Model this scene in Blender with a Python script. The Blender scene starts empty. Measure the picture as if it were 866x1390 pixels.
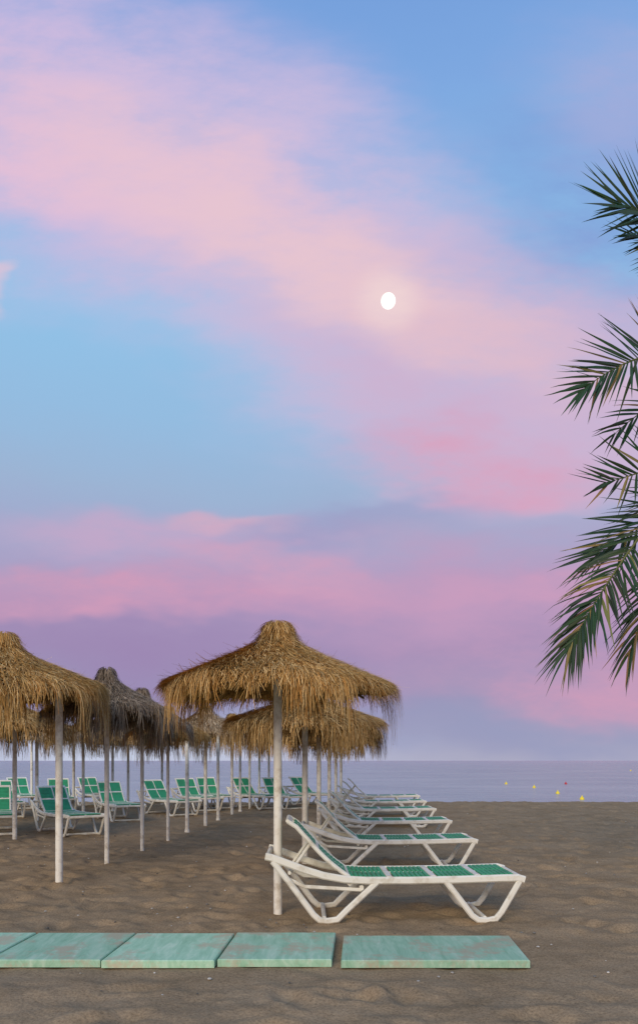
import bpy, math, random
import numpy as np
from mathutils import Vector, Matrix

random.seed(7); rng = np.random.default_rng(7)
scene = bpy.context.scene
COL = scene.collection
CAM_H = 1.35
F = 1000.0

def srgb(r, g, b):
    def c(v):
        v /= 255.0
        return v/12.92 if v <= 0.04045 else ((v+0.055)/1.055)**2.4
    return (c(r), c(g), c(b), 1.0)

def wpos(px, py, D):
    return Vector(((px-433)/F*D, D, CAM_H+(1033-py)/F*D))

def gx(px, D):
    return (px-433)/F*D

# ------------------------------------------------------------------ materials
def new_mat(name):
    m = bpy.data.materials.new(name); m.use_nodes = True
    nt = m.node_tree
    return m, nt, nt.nodes["Principled BSDF"]

def noise(nt, scale, detail=4, rough=0.55, vec=None, dist=0.0):
    n = nt.nodes.new("ShaderNodeTexNoise")
    n.inputs["Scale"].default_value = scale
    n.inputs["Detail"].default_value = detail
    n.inputs["Roughness"].default_value = rough
    n.inputs["Distortion"].default_value = dist
    if vec is not None: nt.links.new(vec, n.inputs["Vector"])
    return n

def ramp(nt, fac, stops):
    r = nt.nodes.new("ShaderNodeValToRGB")
    e = r.color_ramp.elements
    e[0].position, e[0].color = stops[0]
    e[1].position, e[1].color = stops[-1]
    for p, c in stops[1:-1]:
        x = e.new(p); x.color = c
    nt.links.new(fac, r.inputs["Fac"])
    return r

def bump(nt, h, strength, dist, bsdf, prev=None):
    b = nt.nodes.new("ShaderNodeBump")
    b.inputs["Strength"].default_value = strength
    b.inputs["Distance"].default_value = dist
    nt.links.new(h, b.inputs["Height"])
    if prev: nt.links.new(prev.outputs[0], b.inputs["Normal"])
    nt.links.new(b.outputs[0], bsdf.inputs["Normal"])
    return b

def objcoord(nt):
    t = nt.nodes.new("ShaderNodeTexCoord")
    return t.outputs["Object"]

def mat_paint(name, c1, c2, rough=0.45, scale=9, spec=0.4):
    m, nt, b = new_mat(name)
    oc = objcoord(nt)
    n = noise(nt, scale, 4, 0.7, oc)
    r = ramp(nt, n.outputs["Fac"], [(0.30, c2), (0.52, c1), (1.0, c1)])
    nt.links.new(r.outputs[0], b.inputs["Base Color"])
    b.inputs["Roughness"].default_value = rough
    b.inputs["Specular IOR Level"].default_value = spec
    return m

M_WHITE = mat_paint("white_plastic", (0.84, 0.79, 0.67, 1), (0.56, 0.48, 0.35, 1), 0.5, 5, 0.3)
M_POLE = mat_paint("white_painted_wood", (0.84, 0.78, 0.67, 1), (0.50, 0.41, 0.30, 1), 0.65, 6, 0.2)
M_GREEN = mat_paint("green_slats", (0.05, 0.36, 0.17, 1), (0.05, 0.25, 0.12, 1), 0.55, 6, 0.25)
M_WOOD = mat_paint("umbrella_ribs", (0.22, 0.14, 0.08, 1), (0.12, 0.07, 0.04, 1), 0.8, 8)

def mat_attr(name, rough=0.85, transl=0.0, spec=0.3):
    m, nt, b = new_mat(name)
    a = nt.nodes.new("ShaderNodeAttribute"); a.attribute_name = "Col"
    nt.links.new(a.outputs["Color"], b.inputs["Base Color"])
    b.inputs["Roughness"].default_value = rough
    b.inputs["Specular IOR Level"].default_value = spec
    if transl > 0:
        out = nt.nodes["Material Output"]
        t = nt.nodes.new("ShaderNodeBsdfTranslucent")
        nt.links.new(a.outputs["Color"], t.inputs["Color"])
        ms = nt.nodes.new("ShaderNodeMixShader"); ms.inputs[0].default_value = transl
        nt.links.new(b.outputs[0], ms.inputs[1]); nt.links.new(t.outputs[0], ms.inputs[2])
        nt.links.new(ms.outputs[0], out.inputs["Surface"])
    return m

M_THATCH = mat_attr("thatch_straw", 0.9, 0.0, 0.0)
M_LEAF = mat_attr("palm_leaf", 0.5, 0.15)

# ------------------------------------------------------------------ mesh builder
class MB:
    def __init__(self):
        self.v = []; self.f = []; self.m = []; self.c = []
        self.mats = []
    def mi(self, mat):
        if mat not in self.mats: self.mats.append(mat)
        return self.mats.index(mat)
    def add(self, vs, fs, mat, col=(0.5, 0.5, 0.5)):
        o = len(self.v); k = self.mi(mat)
        self.v.extend([tuple(x) for x in vs])
        self.f.extend([tuple(i+o for i in f) for f in fs])
        self.m.extend([k]*len(fs))
        if isinstance(col, tuple): self.c.extend([col]*len(vs))
        else: self.c.extend(col)
    def beam(self, pts, w, h, mat, up=(0, 1, 0), closed=False, ch=0.3):
        pts = [Vector(p) for p in pts]; up = Vector(up)
        n = len(pts)
        cx, cy = w/2, h/2; c = min(w, h)*ch
        prof = [(cx-c, cy), (cx, cy-c), (cx, -cy+c), (cx-c, -cy), (-cx+c, -cy), (-cx, -cy+c), (-cx, cy-c), (-cx+c, cy)]
        vs = []
        for i in range(n):
            if i == 0: t = pts[1]-pts[0]
            elif i == n-1: t = pts[-1]-pts[-2]
            else: t = (pts[i+1]-pts[i]).normalized()+(pts[i]-pts[i-1]).normalized()
            t.normalize()
            k = 1.0
            if 0 < i < n-1:
                k = 1/max(0.6, t.dot((pts[i+1]-pts[i]).normalized()))
            s = t.cross(up).normalized(); u = up
            for a, b in prof:
                vs.append(pts[i]+u*a+s*b*k)
        fs = []
        for i in range(n-1):
            for j in range(8):
                j2 = (j+1) % 8
                fs.append((i*8+j, i*8+j2, (i+1)*8+j2, (i+1)*8+j))
        fs.append(tuple(range(7, -1, -1))); fs.append(tuple((n-1)*8+j for j in range(8)))
        self.add(vs, fs, mat)
    def cyl(self, p0, p1, r0, r1, mat, seg=14, col=(0.5, 0.5, 0.5)):
        p0 = Vector(p0); p1 = Vector(p1); t = (p1-p0).normalized()
        a = t.orthogonal().normalized(); b = t.cross(a)
        vs = []
        for p, r in ((p0, r0), (p1, r1)):
            for i in range(seg):
                an = 2*math.pi*i/seg
                vs.append(p+(a*math.cos(an)+b*math.sin(an))*r)
        fs = [(i, (i+1) % seg, seg+(i+1) % seg, seg+i) for i in range(seg)]
        fs.append(tuple(range(seg-1, -1, -1))); fs.append(tuple(range(seg, 2*seg)))
        self.add(vs, fs, mat, col)
    def mesh(self, name, smooth=True):
        me = bpy.data.meshes.new(name)
        me.from_pydata(self.v, [], self.f)
        for m in self.mats: me.materials.append(m)
        me.polygons.foreach_set("material_index", self.m)
        if smooth:
            me.polygons.foreach_set("use_smooth", [True]*len(self.f))
        ca = me.color_attributes.new("Col", 'FLOAT_COLOR', 'POINT')
        arr = np.ones((len(self.v), 4), dtype=np.float32)
        arr[:, :3] = np.array(self.c, dtype=np.float32)
        ca.data.foreach_set("color", arr.ravel())
        me.update()
        try: me.set_sharp_from_angle(angle=math.radians(40))
        except Exception: pass
        return me

def place(me, name, loc=(0, 0, 0), rotz=0.0, scale=(1, 1, 1)):
    o = bpy.data.objects.new(name, me); COL.objects.link(o)
    o.location = loc; o.rotation_euler = (0, 0, rotz); o.scale = scale
    return o

# ------------------------------------------------------------------ thatched umbrella
PR = np.array([0.0, 0.07, 0.12, 0.16, 0.23, 0.40, 0.65, 0.90, 0.99, 1.035, 1.055, 1.06])
PZ = np.array([2.55, 2.53, 2.50, 2.42, 2.345, 2.255, 2.145, 2.035, 1.985, 1.92, 1.80, 1.50])
PS = np.concatenate([[0], np.cumsum(np.hypot(np.diff(PR), np.diff(PZ)))])
S_RIM = PS[8]

def umbrella_mesh(name, n=6000, palette=None, width=0.006, seed=1, pole_off=(0, 0), fringe=0.16, pole=True):
    r_ = np.random.default_rng(seed)
    mb = MB()
    if pole:
        mb.cyl((pole_off[0], pole_off[1], -0.3), (pole_off[0], pole_off[1], 2.46-0.55*math.hypot(*pole_off)), 0.038, 0.036, M_POLE, 18)
    for k in range(10):
        a = 2*math.pi*k/10+0.2
        mb.cyl((0.05*math.cos(a), 0.05*math.sin(a), 2.33), (0.96*math.cos(a), 0.96*math.sin(a), 1.95), 0.014, 0.011, M_WOOD, 6)
    ph = r_.random(4)*6.28
    def rimmod(th):
        return 1+0.022*np.sin(3*th+ph[0])+0.018*np.sin(7*th+ph[1])+0.012*np.sin(13*th+ph[2])
    def zmod(th, r):
        return (0.025*np.sin(2*th+ph[3])+0.018*np.sin(9*th+ph[1]))*np.clip(r, 0, 1.1)
    seg = 72; rings = np.linspace(0.0, S_RIM, 12)
    vs = []; cs = []
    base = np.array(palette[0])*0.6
    for s in rings:
        rr = np.interp(s, PS, PR); zz = np.interp(s, PS, PZ)-0.02
        for i in range(seg):
            th = 2*math.pi*i/seg
            q = rr*rimmod(th)
            vs.append((q*math.cos(th), q*math.sin(th), zz+zmod(th, rr)))
            cs.append(tuple(base))
    fs = [(a*seg+i, a*seg+(i+1) % seg, (a+1)*seg+(i+1) % seg, (a+1)*seg+i) for a in range(len(rings)-1) for i in range(seg)]
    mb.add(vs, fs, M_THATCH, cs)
    nf = int(n*0.30)
    nt_ = int(n*0.03)
    nm = n-nf-nt_
    th = r_.random(n)*2*math.pi
    s0 = np.concatenate([np.sqrt(r_.random(nm)*(0.98**2))*S_RIM, S_RIM-0.05-0.14*r_.random(nf), 0.02+0.10*r_.random(nt_)])
    rag = np.clip(0.55+0.5*np.sin(th*5+ph[0])+0.45*np.sin(th*17+ph[1])+0.35*np.sin(th*41+ph[2]), 0.05, 1.9)
    L = np.concatenate([0.06+0.14*r_.random(nm), 0.06+0.07*r_.random(nf)+fringe*rag[nm:nm+nf]*r_.random(nf)**2.0*1.25, 0.10+0.1*r_.random(nt_)])
    s0[:nm] = s0[:nm]+0.012*np.sin(s0[:nm]*75)
    tuft = np.round(th*30+0.8*np.sin(s0*9))/30
    wt = np.where(np.arange(n) < nm, 0.12, 0.45)
    th = th*(1-wt)+tuft*wt
    hh = np.concatenate([(r_.random(nm)-0.2)*0.038, (r_.random(nf)-0.6)*0.08, r_.random(nt_)*0.05])
    dth = r_.normal(0, 0.045, n)/np.maximum(0.25, np.interp(s0, PS, PR))
    lift = r_.normal(0, 0.016, n); lift[r_.random(n) < 0.07] *= 3.0
    K = 4
    P = np.zeros((n, K, 2, 3))
    w0 = width*(0.6+0.8*r_.random(n))
    for k in range(K):
        t = k/(K-1)
        s = np.minimum(s0+L*t, PS[-1])
        r = np.interp(s, PS, PR); z = np.interp(s, PS, PZ)
        a = th+dth*t
        r2 = r*rimmod(a)+hh*0.5+lift*t*t*0.7
        r2 = np.maximum(r2, 0.004)
        z2 = z+zmod(a, r)+hh+lift*t*t
        w = w0*(1-0.65*t)
        for sd, sg in ((0, -1), (1, 1)):
            P[:, k, sd, 0] = r2*np.cos(a)-np.sin(a)*w*sg*0.5
            P[:, k, sd, 1] = r2*np.sin(a)+np.cos(a)*w*sg*0.5
            P[:, k, sd, 2] = z2+w*sg*0.15
    vs = P.reshape(-1, 3).tolist()
    fs = []
    for i in range(n):
        b = i*8
        for k in range(K-1):
            fs.append((b+2*k, b+2*k+1, b+2*k+3, b+2*k+2))
    pal = np.array(palette)
    idx = r_.integers(0, len(pal), n)
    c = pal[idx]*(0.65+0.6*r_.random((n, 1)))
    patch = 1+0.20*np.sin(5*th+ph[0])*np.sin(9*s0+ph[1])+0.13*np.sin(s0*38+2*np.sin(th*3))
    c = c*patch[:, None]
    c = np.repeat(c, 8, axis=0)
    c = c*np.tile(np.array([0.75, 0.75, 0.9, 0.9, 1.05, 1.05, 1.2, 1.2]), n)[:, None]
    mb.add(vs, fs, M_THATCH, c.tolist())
    return mb.mesh(name, smooth=False)

TAN = [(0.50, 0.275, 0.085), (0.60, 0.365, 0.135), (0.36, 0.19, 0.06), (0.70, 0.47, 0.21), (0.45, 0.215, 0.06)]
GREY = [(0.23, 0.17, 0.12), (0.31, 0.235, 0.165), (0.16, 0.115, 0.08), (0.37, 0.285, 0.20)]
BROWN = [(0.41, 0.235, 0.08), (0.52, 0.31, 0.12), (0.29, 0.155, 0.055), (0.60, 0.40, 0.18)]
PALE = [(0.48, 0.335, 0.19), (0.57, 0.42, 0.26), (0.37, 0.25, 0.14)]
ME_U1 = umbrella_mesh("umbrella_near", 26000, TAN, 0.0065, 1, fringe=0.26)
ME_UL = umbrella_mesh("umbrella_off_pole", 22000, TAN, 0.007, 2, pole_off=(0.58, 0.0), fringe=0.42)
ME_UB = umbrella_mesh("umbrella_brown", 11000, BROWN, 0.010, 3, fringe=0.42)
ME_UG = umbrella_mesh("umbrella_grey", 10000, GREY, 0.010, 4, fringe=0.42)
ME_UP = umbrella_mesh("umbrella_pale", 6000, PALE, 0.013, 5, fringe=0.35)

UN = "thatched_beach_umbrella"
place(ME_U1, UN, (gx(374, 6.52)+0.02, 6.52, 0), 0.4)
for i, (px, D, h) in enumerate([(414, 9.6, 0.91), (433, 12.6, 0.93), (447, 15.6, 0.94), (456, 18.6, 0.95), (463, 21.4, 0.95)]):
    place(ME_UB, UN, (gx(px, D), D, 0), 1.3+i*1.1, (1.03, 1.03, h))
place(ME_UL, UN, (gx(5, 7.94), 7.94, 0), 0.0, (1.03, 1.03, 1.06))
def umb(me, px, D, s=1.0, h=1.0):
    place(me, UN, (gx(px, D), D, 0), random.random()*6, (s, s, h))
umb(ME_UG, 145, 9.5, 0.80, 0.99)
umb(ME_UG, 193, 10.9, 0.72, 0.94)
umb(ME_UP, 279, 15.2, 0.95, 0.97)
umb(ME_UB, 228, 12.4, 0.70, 0.88)
umb(ME_UB, 315, 18.0, 0.9, 0.97)
umb(ME_UP, 339, 20.5, 0.9, 0.97)
umb(ME_UB, 365, 22.6, 0.9, 0.97)
umb(ME_UB, 20, 12.6, 1.0, 0.95)
umb(ME_UP, 50, 16.5, 1.0, 0.95)
umb(ME_UB, 113, 18.7, 1.0, 0.95)
umb(ME_UP, 174, 20.5, 1.0, 0.95)
umb(ME_UP, 220, 22.4, 1.0, 0.95)
umb(ME_UB, -60, 14.5, 1.0, 0.98)
umb(ME_UB, -140, 10.5, 1.0, 1.0)

def pole_mesh():
    mb = MB(); mb.cyl((0, 0, -0.3), (0, 0, 1.97), 0.036, 0.034, M_POLE, 14)
    mb.cyl((0, 0, 1.97), (0, 0, 2.0), 0.045, 0.03, M_POLE, 14)
    mb.cyl((0, 0, -0.02), (0, 0, 0.05), 0.05, 0.045, M_POLE, 14)
    return mb.mesh("umbrella_pole")
ME_POLE = pole_mesh()
for px, D in ((254, 13.9), (296, 16.6), (326, 19.4), (352, 21.8), (100, 19.5), (153, 19.5), (43, 21)):
    place(ME_POLE, "wooden_pole", (gx(px, D), D, 0))

# ------------------------------------------------------------------ sun lounger
def lounger_mesh():
    mb = MB(); W = 0.64
    ys = (0.0, W)
    rail = [(0.0, .555), (0.05, .545), (0.16, .505), (0.32, .445), (0.48, .395), (0.66, .362), (0.85, .352), (1.2, .352),
            (1.6, .358), (1.95, .368), (2.10, .372), (2.16, .355)]
    for y in ys:
        mb.beam([(x, y, z) for x, z in rail], 0.038, 0.062, M_WHITE)
        mb.beam([(0.06, y, .515), (0.20, y, .34), (0.40, y, .07), (0.45, y, .025), (0.52, y, .018), (0.60, y, .03),
                 (0.68, y, .11), (0.93, y, .34)], 0.036, 0.050, M_WHITE)
        mb.beam([(1.50, y, .345), (1.62, y, .19), (1.72, y, .06), (1.77, y, .022), (1.85, y, .016), (1.92, y, .03),
                 (1.97, y, .09), (2.12, y, .345)], 0.036, 0.050, M_WHITE)
        yy = y+(0.03 if y == 0 else -0.03)
        mb.beam([(0.20, yy, .36), (0.32, yy, .30), (0.80, yy, .27)], 0.02, 0.03, M_WHITE)
    for x, z in ((0.02, .55), (0.49, .03), (0.80, .29), (1.83, .03), (1.52, .335), (2.145, .36), (0.70, .33)):
        mb.beam([(x, 0.015, z), (x, W-0.015, z)], 0.035, 0.045, M_WHITE, up=(1, 0, 0))
    x = 0.72; i = 0
    while x < 2.08:
        k = i % 9
        z = np.interp(x, [a for a, _ in rail], [b for _, b in rail])+0.024
        if k == 8:
            mb.beam([(x+0.005, 0.02, z), (x+0.005, W-0.02, z)], 0.05, 0.022, M_WHITE, up=(1, 0, 0))
            x += 0.062
        else:
            mb.beam([(x, 0.045, z), (x, W/2-0.02, z)], 0.033, 0.016, M_GREEN, up=(1, 0, 0))
            mb.beam([(x, W/2+0.02, z), (x, W-0.045, z)], 0.033, 0.016, M_GREEN, up=(1, 0, 0))
            x += 0.0385
        i += 1
    for y in (0.032, W/2, W-0.032):
        mb.beam([(0.70, y, .368), (1.4, y, .366), (2.09, y, .380)], 0.03 if y == W/2 else 0.024, 0.024, M_WHITE)
    pts = [(0.70, .375)]
    L = 0.70; N = 16
    for k in range(N):
        a = math.radians(34+14*min(1, k/8)-(16 if k > 13 else 0))
        px, pz = pts[-1]
        pts.append((px-L/N*math.cos(a), pz+L/N*math.sin(a)))
    def bp(t):
        q = t*N; i = min(int(q), N-1); f = q-i
        return (pts[i][0]*(1-f)+pts[i+1][0]*f, pts[i][1]*(1-f)+pts[i+1][1]*f)
    for y in (0.055, W-0.055):
        mb.beam([(a, y, b) for a, b in pts], 0.036, 0.036, M_WHITE)
    mb.beam([(pts[1][0], W/2, pts[1][1])]+[(a, W/2, b) for a, b in pts[2:]], 0.028, 0.024, M_WHITE)
    for t, w in ((0.01, .04), (0.50, .035), (0.985, .055)):
        a, b = bp(t); mb.beam([(a, 0.05, b), (a, W-0.05, b)], w, 0.028, M_WHITE, up=Vector((-.72, 0, .69)))
    t = 0.07
    while t < 0.94:
        if abs(t-0.5) > 0.045:
            a, b = bp(t); a2, b2 = bp(min(1, t+.02))
            d = Vector((a2-a, 0, b2-b)).normalized(); nn = Vector((-d.z, 0, d.x))
            if nn.z < 0: nn = -nn
            o = nn*0.006
            for y0, y1 in ((0.072, W/2-0.016), (W/2+0.016, W-0.072)):
                mb.beam([(a+o.x, y0, b+o.z), (a+o.x, y1, b+o.z)], 0.034, 0.014, M_GREEN, up=d)
        t += 0.055
    a, b = bp(0.62)
    for y in (0.11, W-0.11):
        mb.beam([(a, y, b-0.01), (0.20, y, .40)], 0.022, 0.026, M_WHITE)
    mb.beam([(0.20, 0.02, .415), (0.20, W-0.02, .415)], 0.026, 0.03, M_WHITE, up=(1, 0, 0))
    return mb.mesh("sun_lounger_mesh")
ME_L = lounger_mesh()
LN = "sun_lounger"
for i, (D, foot) in enumerate([(6.10, 1.715), (9.0, 1.97), (11.9, 2.20), (14.8, 2.45), (17.6, 2.69), (20.4, 2.94)]):
    place(ME_L, LN, (foot-2.16-(0.03*i), D, 0), math.radians([1.2, 0.5, -1.0, 0.8, 0, -1][i]))
for i, (px, by, rd) in enumerate([(42, 1138, -52), (-30, 1136, -66), (126, 1117, -60), (186, 1110, -50), (232, 1103, -58),
                                  (262, 1099, -66), (308, 1100, -54), (350, 1100, -62), (385, 1097, -48), (62, 1104, -67), (5, 1100, -56), (100, 1099, -52), (-20, 1112, -60)]):
    D = CAM_H*1000/(by-1033)
    r = math.radians(rd)
    place(ME_L, LN, (gx(px, D+1.6), D+1.6, 0), r)

# ------------------------------------------------------------------ sand / ground
def vnoise(x, y, seed):
    r = np.random.default_rng(seed); T = r.random((256, 256))
    xi = np.floor(x).astype(int); yi = np.floor(y).astype(int)
    fx = x-xi; fy = y-yi
    fx = fx*fx*(3-2*fx); fy = fy*fy*(3-2*fy)
    a = T[xi % 256, yi % 256]; b = T[(xi+1) % 256, yi % 256]; c = T[xi % 256, (yi+1) % 256]; d = T[(xi+1) % 256, (yi+1) % 256]
    return (a*(1-fx)+b*fx)*(1-fy)+(c*(1-fx)+d*fx)*fy-0.5

xs = np.concatenate([-np.geomspace(4000, 13, 24), np.arange(-12.5, 12.5, 0.03), np.geomspace(13, 4000, 24)])
ys = [-60, -30, -12, -5, 0, 1.5]
y = 2.6
while y < 26:
    ys.append(y); y += 0.018+0.004*(y-2.6)
ys += [26.3, 27, 28, 29.5, 32, 36, 45, 70, 150, 500, 2000, 6000]
ys = np.array(ys)
X, Y = np.meshgrid(xs, ys)
near = (np.abs(X) < 12.6) & (Y > 1.4) & (Y < 26)
Z = 0.024*vnoise(X*1.1, Y*1.1, 1)+0.032*vnoise(X*3.1, Y*3.1, 2)+0.026*vnoise(X*6.3+4, Y*6.3, 3)+0.012*vnoise(X*14, Y*14, 4)+0.005*vnoise(X*27, Y*27, 5)
nfp = 2600
fx = rng.uniform(-12, 12, nfp); fy = rng.uniform(3.5, 24, nfp); fa = rng.uniform(0, 3.14, nfp)
for k in range(nfp):
    i0, i1 = np.searchsorted(ys, [fy[k]-0.35, fy[k]+0.35]); j0, j1 = np.searchsorted(xs, [fx[k]-0.35, fx[k]+0.35])
    dx = X[i0:i1, j0:j1]-fx[k]; dy = Y[i0:i1, j0:j1]-fy[k]
    ca, sa = math.cos(fa[k]), math.sin(fa[k])
    u = (dx*ca+dy*sa)/0.14; v = (-dx*sa+dy*ca)/0.07
    q = u*u+v*v
    Z[i0:i1, j0:j1] += -0.030*np.exp(-q)+0.012*np.exp(-(np.sqrt(q)-1.6)**2*3)
Z *= near
m = np.clip((5.85-Y)/0.25, 0, 1)*np.clip((Y-4.3)/0.3, 0, 1)
Z = Z*(1-0.75*m)-0.012*m
edge = 24.0+0.5*vnoise(X*0.25, X*0+3, 9)
Z = Z-np.clip((Y-edge)/4.0, 0, 1)**1.0*0.75-np.clip((Y-28)/100, 0, 1)*3
nr, nc = X.shape
verts = np.stack([X, Y, Z], -1).reshape(-1, 3)
I, J = np.meshgrid(np.arange(nr-1), np.arange(nc-1), indexing='ij')
a = (I*nc+J).ravel()
quads = np.stack([a, a+1, a+nc+1, a+nc], -1)
me = bpy.data.meshes.new("sand_mesh")
me.vertices.add(len(verts)); me.vertices.foreach_set("co", verts.astype(np.float32).ravel())
me.loops.add(quads.size); me.loops.foreach_set("vertex_index", quads.astype(np.int32).ravel())
me.polygons.add(len(quads)); me.polygons.foreach_set("loop_start", np.arange(0, quads.size, 4, dtype=np.int32))
me.polygons.foreach_set("loop_total", np.full(len(quads), 4, dtype=np.int32))
me.polygons.foreach_set("use_smooth", np.ones(len(quads), dtype=bool))
me.update(calc_edges=True); me.validate()
m, nt, b = new_mat("beach_sand")
oc = objcoord(nt)
n1 = noise(nt, 1.6, 4, 0.7, oc); n2 = noise(nt, 60, 3, 0.8, oc)
r1 = ramp(nt, n1.outputs["Fac"], [(0.3, (0.275, 0.19, 0.11, 1)), (0.5, (0.335, 0.235, 0.14, 1)), (0.72, (0.39, 0.278, 0.17, 1))])
r2 = ramp(nt, n2.outputs["Fac"], [(0.3, (0.6, 0.6, 0.6, 1)), (0.52, (1, 1, 1, 1)), (0.75, (1.32, 1.3, 1.26, 1))])
def mul(nt, a, b_):
    x = nt.nodes.new("ShaderNodeMix"); x.data_type = 'RGBA'; x.blend_type = 'MULTIPLY'; x.inputs[0].default_value = 1
    nt.links.new(a, x.inputs[6]); nt.links.new(b_, x.inputs[7]); return x.outputs[2]
nt.links.new(mul(nt, r1.outputs[0], r2.outputs[0]), b.inputs["Base Color"])
b.inputs["Roughness"].default_value = 0.95
b.inputs["Specular IOR Level"].default_value = 0.0
n5 = noise(nt, 30, 3, 0.75, oc)
bump(nt, n5.outputs["Fac"], 0.55, 0.012, b)
me.materials.append(m)
place(me, "sand_ground")

mb = MB()
M_PEB = mat_attr("pebble", 0.8)
def blob(mb, c, r, mat, col, flat=0.6):
    vs = []; fs = []
    rs, ss = 4, 7
    for i in range(rs+1):
        t = math.pi*i/rs
        for j in range(ss):
            p = 2*math.pi*j/ss
            k = r*(0.85+0.3*random.random())
            vs.append((c[0]+k*math.sin(t)*math.cos(p), c[1]+k*math.sin(t)*math.sin(p), c[2]+k*math.cos(t)*flat))
    for i in range(rs):
        for j in range(ss):
            fs.append((i*ss+j, (i+1)*ss+j, (i+1)*ss+(j+1) % ss, i*ss+(j+1) % ss))
    mb.add(vs, fs, mat, col)
for k in range(520):
    yy = random.uniform(4.2, 20); xx = random.uniform(-0.5, 0.5)*yy
    g = random.choice([0.12, 0.2, 0.1, 0.35, 0.5]) if random.random() < 0.9 else 0.7
    blob(mb, (xx, yy, 0.0), random.uniform(0.005, 0.014), M_PEB, (g, g*0.93, g*0.82))
place(mb.mesh("pebbles_mesh"), "pebbles")

# ------------------------------------------------------------------ sea
me = bpy.data.meshes.new("sea_mesh")
me.from_pydata([(-9000, 25.5, 0), (9000, 25.5, 0), (9000, 12000, 0), (-9000, 12000, 0)], [], [(0, 1, 2, 3)])
m, nt, b = new_mat("sea_water")
oc = objcoord(nt)
mp = nt.nodes.new("ShaderNodeMapping"); mp.inputs["Scale"].default_value = (0.45, 1.0, 1)
nt.links.new(oc, mp.inputs["Vector"])
w1 = noise(nt, 0.8, 5, 0.75, mp.outputs[0])
w3 = noise(nt, 0.12, 4, 0.7, mp.outputs[0])
rw = ramp(nt, w3.outputs["Fac"], [(0.35, (0.33, 0.37, 0.38, 1)), (0.65, (0.46, 0.48, 0.47, 1))])
nt.links.new(rw.outputs[0], b.inputs["Base Color"])
b.inputs["Roughness"].default_value = 0.2
b.inputs["IOR"].default_value = 1.33
bump(nt, w1.outputs["Fac"], 1.0, 0.6, b)
me.materials.append(m)
place(me, "sea_water", (0, 0, -0.35))

def buoy_mesh(col, name):
    m_, nt_, b_ = new_mat(name+"_paint"); b_.inputs["Base Color"].default_value = col; b_.inputs["Roughness"].default_value = 0.4
    mb = MB()
    prof = [(0, -0.14), (0.10, -0.11), (0.15, 0.0), (0.13, 0.09), (0.07, 0.16), (0.035, 0.19), (0.03, 0.26), (0.0, 0.27)]
    vs = [(r*math.cos(2*math.pi*j/14), r*math.sin(2*math.pi*j/14), z) for r, z in prof for j in range(14)]
    fs = [(i*14+j, i*14+(j+1) % 14, (i+1)*14+(j+1) % 14, (i+1)*14+j) for i in range(len(prof)-1) for j in range(14)]
    mb.add(vs, fs, m_)
    return mb.mesh(name)
BY = buoy_mesh((0.95, 0.72, 0.02, 1), "buoy_yellow"); BR = buoy_mesh((0.55, 0.02, 0.02, 1), "buoy_red")
for px, py, me_ in ((725, 1070, BY), (768, 1065, BR), (757, 1078, BY), (790, 1086, BY), (687, 1065, BY), (856, 1047, BY)):
    D = 1.70*1000/(py-1033)
    s = 0.7 if D < 70 else 0.9
    place(me_, "buoy", (gx(px, D), D, -0.35), 0, (s, s, s))

# ------------------------------------------------------------------ boardwalk
mb = MB()
m, nt, b = new_mat("mint_painted_boards")
oc = objcoord(nt)
mp = nt.nodes.new("ShaderNodeMapping"); mp.inputs["Scale"].default_value = (7, 1.2, 4); mp.inputs["Rotation"].default_value = (0, 0, math.radians(3.5))
nt.links.new(oc, mp.inputs["Vector"])
g1 = noise(nt, 2.2, 8, 0.75, mp.outputs[0], 0.6); g2 = noise(nt, 2.4, 6, 0.75, oc)
rA = ramp(nt, g1.outputs["Fac"], [(0.30, (0.27, 0.48, 0.30, 1)), (0.5, (0.40, 0.62, 0.42, 1)), (0.72, (0.62, 0.75, 0.56, 1))])
rM = ramp(nt, g2.outputs["Fac"], [(0.51, (0, 0, 0, 1)), (0.60, (0.9, 0.9, 0.9, 1))])
mx = nt.nodes.new("ShaderNodeMix"); mx.data_type = 'RGBA'
nt.links.new(rM.outputs[0], mx.inputs[0]); nt.links.new(rA.outputs[0], mx.inputs[6]); mx.inputs[7].default_value = (0.52, 0.46, 0.31, 1)
at = nt.nodes.new("ShaderNodeAttribute"); at.attribute_name = "Col"
nt.links.new(mul(nt, mx.outputs[2], at.outputs["Color"]), b.inputs["Base Color"])
b.inputs["Roughness"].default_value = 0.8
b.inputs["Specular IOR Level"].default_value = 0.2
M_BOARD = m
dirv = Vector((0.058, 1, 0)).normalized()
def slab(x0, x1, yf, L, zt, th=0.05, tint=1.0):
    g = 0.008; bv = 0.006
    vs = []
    for (ins, z) in ((0, zt-th), (0, zt-bv), (bv, zt)):
        for (sx, L0) in ((x0+g+ins, 0+ins), (x1-g-ins, 0+ins), (x1-g-ins, L-ins), (x0+g+ins, L-ins)):
            p = Vector((sx, yf, 0))-dirv*L0
            vs.append((p.x, p.y, z))
    fs = [(11, 10, 9, 8)]
    for k in (0, 4):
        for j in range(4):
            fs.append((k+j, k+(j+1) % 4, k+4+(j+1) % 4, k+4+j))
    mb.add(vs, fs, M_BOARD, (tint, tint, tint))
E = [-5.13, -4.38, -3.63, -2.88, -2.13, -1.38, -0.63, 0.135]
tn = [1, .95, .88, 1.0, .9, 1.06, 0.95]
for k in range(len(E)-1):
    off = [0, 0.02, 0, 0.01, 0.02, -0.01, 0.03][k]
    slab(E[k], E[k+1], 5.56+off, 0.76, 0.045+0.004*(k % 2), tint=tn[k])
slab(0.175, 1.42, 5.47, 0.68, 0.05, tint=0.85)
place(mb.mesh("boardwalk_mesh", smooth=False), "boardwalk")

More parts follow.
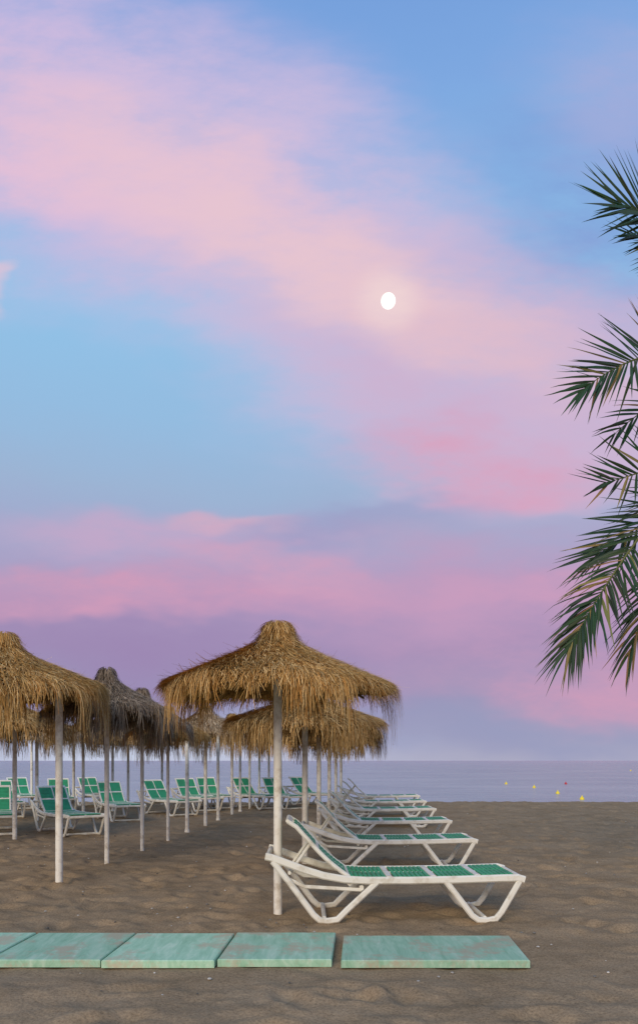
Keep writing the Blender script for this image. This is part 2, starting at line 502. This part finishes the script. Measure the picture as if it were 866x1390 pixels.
# ------------------------------------------------------------------ palm tree
palm = bpy.data.objects.new("palm_tree", None); COL.objects.link(palm)
CR = wpos(1010, 560, 7.6)
mb = MB()
m, nt, b = new_mat("palm_bark")
oc = objcoord(nt); nn = noise(nt, 14, 6, 0.7, oc)
r = ramp(nt, nn.outputs["Fac"], [(0.3, (0.07, 0.05, 0.035, 1)), (0.7, (0.22, 0.16, 0.11, 1))])
nt.links.new(r.outputs[0], b.inputs["Base Color"]); b.inputs["Roughness"].default_value = 0.9
bump(nt, nn.outputs["Fac"], 0.8, 0.03, b)
M_BARK = m
seg = 20; nr_ = 70; vs = []; fs = []
for i in range(nr_+1):
    t = i/nr_; z = t*(CR.z-0.15)
    rad = 0.22-0.05*min(1, t*3)+0.06*max(0, (t-0.85)/0.15)+0.018*((i % 3) == 0)
    for j in range(seg):
        a = 2*math.pi*j/seg+(i % 6)*0.05
        rr = rad*(1+0.07*math.cos(a*9+i*1.57))
        vs.append((CR.x+rr*math.cos(a)+0.12*math.sin(t*2.2)-0.097, CR.y+rr*math.sin(a), z-0.1))
for i in range(nr_):
    for j in range(seg):
        fs.append((i*seg+j, i*seg+(j+1) % seg, (i+1)*seg+(j+1) % seg, (i+1)*seg+j))
mb.add(vs, fs, M_BARK)
o = place(mb.mesh("palm_trunk"), "trunk"); o.parent = palm

def frond(mb, P0, P1, P2, N, seed, dens=1.0, lf=0.55, start=0.18, hue=0.0, droop=0.10, a0=66, a1=14, wl=0.034):
    r_ = random.Random(seed)
    def B(t): return P0*(1-t)**2+P1*2*t*(1-t)+P2*t*t
    def T(t): return ((P1-P0)*(1-t)+(P2-P1)*t).normalized()
    length = sum((B((i+1)/20)-B(i/20)).length for i in range(20))
    K = 16
    for i in range(K):
        t0, t1 = i/K, (i+1)/K
        mb.cyl(B(t0), B(t1), 0.022*(1-t0)+0.003, 0.022*(1-t1)+0.003, M_LEAF, 6, (0.16, 0.17, 0.05))
    n = int(length*(1-start)/0.036*dens)
    N = Vector(N).normalized()
    for i in range(n):
        t = start+(1-start)*(i/(n-1))
        if r_.random() < 0.04: continue
        p = B(t); tg = T(t)
        side = tg.cross(N).normalized(); nrm = side.cross(tg).normalized()
        for sg in (-1, 1):
            q = (t-start)/(1-start)
            al = math.radians(a0-(a0-a1)*q**1.5+r_.gauss(0, 5))
            L = lf*(0.6+0.5*math.sin(math.pi*min(1, q*0.75+0.12)))*(0.88+0.22*r_.random())
            d = (tg*math.cos(al)+side*sg*math.sin(al)+nrm*(0.15+r_.gauss(0, 0.12))).normalized()
            w = wl*(0.8+0.4*r_.random())
            wv = d.cross(nrm+side*r_.gauss(0, 0.4)).normalized()
            col0 = (0.026+0.025*r_.random(), 0.055+0.03*r_.random(), 0.022+0.01*r_.random())
            if r_.random() < 0.06+hue: col0 = (0.20+0.12*r_.random(), 0.155+0.06*r_.random(), 0.06)
            vs = []; S = 5
            fold = wv.cross(d)*w*0.25
            for k in range(S+1):
                s = k/S
                c = p+d*L*s+Vector((0, 0, -1))*L*droop*s*s*(1+r_.random()*0.4)
                ww = w*0.5*(0.45+1.8*s if s < .3 else (1-s)/0.7)
                vs += [c-wv*ww, c+fold*(1-s), c+wv*ww]
            fs = []
            for k in range(S):
                b_ = 3*k
                fs += [(b_, b_+1, b_+4, b_+3), (b_+1, b_+2, b_+5, b_+4)]
            mb.add(vs, fs, M_LEAF, col0)

mb = MB()
W = wpos
specs = [
 ((965, 285, 7.4), (835, 278, 7.1), (0.0, -1, 0.15), 0.66, 0.02, 1.05, 84, 16),
 ((960, 330, 7.9), (858, 318, 7.6), (0.0, -1, 0.25), 0.48, 0.06, .7, 78, 16),
 ((930, 420, 7.3), (792, 528, 6.9), (0.1, -1, 0.2), 0.60, 0.05, .95, 76, 12),
 ((930, 500, 7.9), (835, 588, 7.8), (0.1, -1, 0.3), 0.45, 0.1, .6, 60, 12),
 ((925, 630, 7.2), (822, 655, 7.0), (0.1, -1, 0.15), 0.52, 0.0, .65, 76, 16),
 ((930, 680, 7.6), (805, 757, 7.6), (0.1, -0.8, 0.55), 0.60, 0.05, .7, 60, 12),
 ((850, 730, 7.3), (772, 882, 7.1), (-0.5, -0.8, 0.3), 0.52, 0.22, 1.0, 62, 14),
 ((905, 740, 7.8), (855, 885, 7.9), (-0.5, -0.8, 0.4), 0.45, 0.28, .9, 60, 14),
]
for k, (p1, p2, N, lf, dr, dn, a0, a1) in enumerate(specs):
    frond(mb, CR, W(*p1), W(*p2), N, 10+k, lf=lf, droop=dr, hue=0.0 if k < 6 else 0.15, dens=dn, a0=a0, a1=a1, start=0.3)
for k in range(34):
    az = random.uniform(0, 2*math.pi)
    d = Vector((math.cos(az), math.sin(az), 0))
    el = random.uniform(-0.3, 1.2)
    if d.x < 0.15: continue
    p1 = CR+d*1.3*math.cos(el)+Vector((0, 0, 1.7*math.sin(el)+0.3))
    p2 = CR+d*(2.5*math.cos(el*0.7))+Vector((0, 0, 2.2*math.sin(el)-0.7))
    frond(mb, CR, p1, p2, (0.05, 0.05, 1), 100+k, dens=0.6, droop=0.2)
o = place(mb.mesh("palm_fronds", smooth=False), "fronds"); o.parent = palm

# ------------------------------------------------------------------ moon
m = bpy.data.materials.new("moon_surface"); m.use_nodes = True
nt = m.node_tree; nt.nodes.clear()
out = nt.nodes.new("ShaderNodeOutputMaterial"); em = nt.nodes.new("ShaderNodeEmission")
tc = nt.nodes.new("ShaderNodeTexCoord"); nn = noise(nt, 0.03, 3, 0.5, tc.outputs["Object"])
rr = ramp(nt, nn.outputs["Fac"], [(0.35, (0.95, 0.9, 0.82, 1)), (0.6, (1, 0.99, 0.94, 1))])
nt.links.new(rr.outputs[0], em.inputs[0]); em.inputs[1].default_value = 1.25
nt.links.new(em.outputs[0], out.inputs[0])
import bmesh
bm = bmesh.new(); bmesh.ops.create_uvsphere(bm, u_segments=40, v_segments=24, radius=30)
me = bpy.data.meshes.new("moon_mesh"); bm.to_mesh(me); bm.free(); me.materials.append(m)
me.polygons.foreach_set("use_smooth", [True]*len(me.polygons))
place(me, "moon", W(527, 408, 3000))

# ------------------------------------------------------------------ sky
world = bpy.data.worlds.new("sky"); scene.world = world; world.use_nodes = True
nt = world.node_tree; nt.nodes.clear(); Lk = nt.links.new
out = nt.nodes.new("ShaderNodeOutputWorld"); bg = nt.nodes.new("ShaderNodeBackground"); Lk(bg.outputs[0], out.inputs[0])
tc = nt.nodes.new("ShaderNodeTexCoord"); sep = nt.nodes.new("ShaderNodeSeparateXYZ"); Lk(tc.outputs["Generated"], sep.inputs[0])
def math_(op, a, b=None, clamp=False):
    n = nt.nodes.new("ShaderNodeMath"); n.operation = op; n.use_clamp = clamp
    for i, v in enumerate((a, b)):
        if v is None: continue
        if isinstance(v, (int, float)): n.inputs[i].default_value = v
        else: Lk(v, n.inputs[i])
    return n.outputs[0]
x, y_, z = sep.outputs
yc = math_('MAXIMUM', y_, 0.05)
u = math_('DIVIDE', x, yc); v = math_('DIVIDE', z, yc)
hor = math_('SQRT', math_('ADD', math_('MULTIPLY', x, x), math_('MULTIPLY', y_, y_)))
e = math_('DIVIDE', z, math_('MAXIMUM', hor, 0.02))
cmb = nt.nodes.new("ShaderNodeCombineXYZ"); Lk(u, cmb.inputs[0]); Lk(v, cmb.inputs[1])
mpw = nt.nodes.new("ShaderNodeMapping"); mpw.inputs["Rotation"].default_value = (0, 0, math.radians(24)); mpw.inputs["Scale"].default_value = (1.4, 3.6, 1)
Lk(cmb.outputs[0], mpw.inputs[0])
nw = noise(nt, 1.7, 4, 0.62, mpw.outputs[0], 0.0)
nw.noise_dimensions = '2D'
sub = nt.nodes.new("ShaderNodeVectorMath"); sub.operation = 'SUBTRACT'; Lk(nw.outputs["Color"], sub.inputs[0]); sub.inputs[1].default_value = (.5, .5, .5)
scl = nt.nodes.new("ShaderNodeVectorMath"); scl.operation = 'SCALE'; Lk(sub.outputs[0], scl.inputs[0]); scl.inputs["Scale"].default_value = 0.18
add = nt.nodes.new("ShaderNodeVectorMath"); add.operation = 'ADD'; Lk(cmb.outputs[0], add.inputs[0]); Lk(scl.outputs[0], add.inputs[1])
flat = nt.nodes.new("ShaderNodeVectorMath"); flat.operation = 'MULTIPLY'; Lk(add.outputs[0], flat.inputs[0]); flat.inputs[1].default_value = (1, 1, 0)
UV = flat.outputs[0]
stops = [(0.0, (172, 171, 194)), (0.03, (162, 161, 190)), (0.08, (153, 150, 186)), (0.15, (160, 143, 182)), (0.21, (170, 150, 189)), (0.28, (164, 166, 202)),
         (0.36, (156, 180, 212)), (0.45, (148, 188, 224)), (0.6, (144, 194, 232)), (0.75, (138, 184, 230)), (0.92, (126, 168, 224)), (1.15, (112, 154, 216))]
ev = math_('ADD', e, math_('MULTIPLY', math_('SUBTRACT', nw.outputs["Fac"], 0.5), 0.06))
col = ramp(nt, math_('DIVIDE', ev, 1.2, True), [(p/1.2, srgb(*c)) for p, c in stops]).outputs[0]
blobs = [
 ((860, 330), (420, 300), 0, (128, 160, 216), .8),
 ((850, 120), (200, 170), 40, (168, 174, 218), .6),
 ((150, 190), (720, 310), 27, (206, 186, 222), .9),
 ((420, 345), (640, 250), 33, (208, 190, 220), .9),
 ((470, 500), (500, 190), 30, (194, 188, 220), .65),
 ((660, 470), (520, 230), 20, (206, 182, 210), .85),
 ((850, 500), (340, 200), 0, (202, 182, 212), .7),
 ((660, 570), (380, 160), 10, (204, 178, 208), .7),
 ((120, 215), (520, 130), 22, (228, 192, 214), .85),
 ((330, 300), (420, 130), 30, (230, 196, 210), .8),
 ((520, 400), (340, 120), 26, (232, 198, 206), .75),
 ((690, 480), (260, 80), 12, (224, 188, 202), .6),
 ((665, 632), (280, 66), 3, (216, 164, 192), .85),
 ((-6, 388), (44, 40), 60, (226, 196, 212), .8),
 ((250, 742), (350, 72), 2, (200, 168, 200), .7),
 ((325, 712), (110, 28), 5, (220, 172, 192), .6),
 ((470, 712), (280, 48), -14, (154, 158, 198), .75),
 ((700, 720), (340, 74), 3, (164, 168, 202), .75),
 ((120, 905), (460, 100), 0, (156, 134, 178), .6),
 ((160, 818), (660, 50), -1, (208, 156, 186), .8),
 ((390, 780), (210, 44), 8, (216, 162, 188), .8),
 ((720, 830), (450, 160), 4, (196, 156, 190), .7),
 ((800, 935), (320, 62), 0, (208, 158, 186), .75),
 ((760, 800), (260, 40), -6, (206, 158, 190), .6),
 ((430, 995), (1100, 60), 0, (152, 156, 190), .7),
 ((120, 1030), (560, 80), 0, (200, 208, 228), .8),
 ((527, 408), (60, 60), 0, (240, 214, 214), .7),
]
front = math_('MULTIPLY', y_, 6.0, True)
tex = noise(nt, 3.2, 5, 0.66, mpw.outputs[0], 0.0)
tex.noise_dimensions = '2D'
mr = nt.nodes.new("ShaderNodeMapRange"); mr.inputs[1].default_value = 0.30; mr.inputs[2].default_value = 0.64; mr.inputs[3].default_value = 0.5; mr.inputs[4].default_value = 1.12
Lk(tex.outputs["Fac"], mr.inputs[0])
front = math_('MULTIPLY', front, mr.outputs[0])
for (cx, cy), (rx, ry), ang, c, s in blobs:
    mp = nt.nodes.new("ShaderNodeMapping"); mp.vector_type = 'TEXTURE'
    mp.inputs["Location"].default_value = ((cx-433)/F, (1033-cy)/F, 0)
    mp.inputs["Rotation"].default_value = (0, 0, math.radians(-ang))
    mp.inputs["Scale"].default_value = (rx/F, ry/F, 1)
    Lk(cmb.outputs[0] if (cx, cy) == (527, 408) else UV, mp.inputs[0])
    g = nt.nodes.new("ShaderNodeTexGradient"); g.gradient_type = 'SPHERICAL'; Lk(mp.outputs[0], g.inputs[0])
    q = nt.nodes.new("ShaderNodeMapRange"); q.interpolation_type = 'SMOOTHSTEP'; Lk(g.outputs["Fac"], q.inputs[0])
    q.inputs[1].default_value = 0; q.inputs[2].default_value = 0.78; q.inputs[3].default_value = 0; q.inputs[4].default_value = s
    f = math_('MULTIPLY', q.outputs[0], front, True)
    mx = nt.nodes.new("ShaderNodeMix"); mx.data_type = 'RGBA'
    Lk(f, mx.inputs[0]); Lk(col, mx.inputs[6]); mx.inputs[7].default_value = srgb(*c)
    col = mx.outputs[2]
Lk(col, bg.inputs["Color"]); bg.inputs["Strength"].default_value = 1.0
try:
    world.cycles.sampling_method = 'MANUAL'; world.cycles.sample_map_resolution = 256
except Exception: pass

# ------------------------------------------------------------------ light
sd = bpy.data.lights.new("sun", 'SUN'); sd.energy = 2.2; sd.angle = math.radians(32); sd.color = (1.0, 0.86, 0.68)
so = bpy.data.objects.new("sun", sd); COL.objects.link(so)
dv = Vector((0.32, 1.0, -0.5))
so.rotation_euler = dv.to_track_quat('-Z', 'Y').to_euler()

# ------------------------------------------------------------------ camera
cd = bpy.data.cameras.new("camera"); cam = bpy.data.objects.new("camera", cd); COL.objects.link(cam)
cam.location = (0, 0, CAM_H); cam.rotation_euler = (math.radians(90), 0, 0)
cd.sensor_fit = 'HORIZONTAL'; cd.sensor_width = 36; cd.lens = F/866*36
cd.shift_y = (1033-695)/866
cd.clip_start = 0.05; cd.clip_end = 20000
scene.camera = cam
scene.view_settings.view_transform = 'Standard'; scene.view_settings.look = 'None'
scene.view_settings.exposure = 0; scene.view_settings.gamma = 1
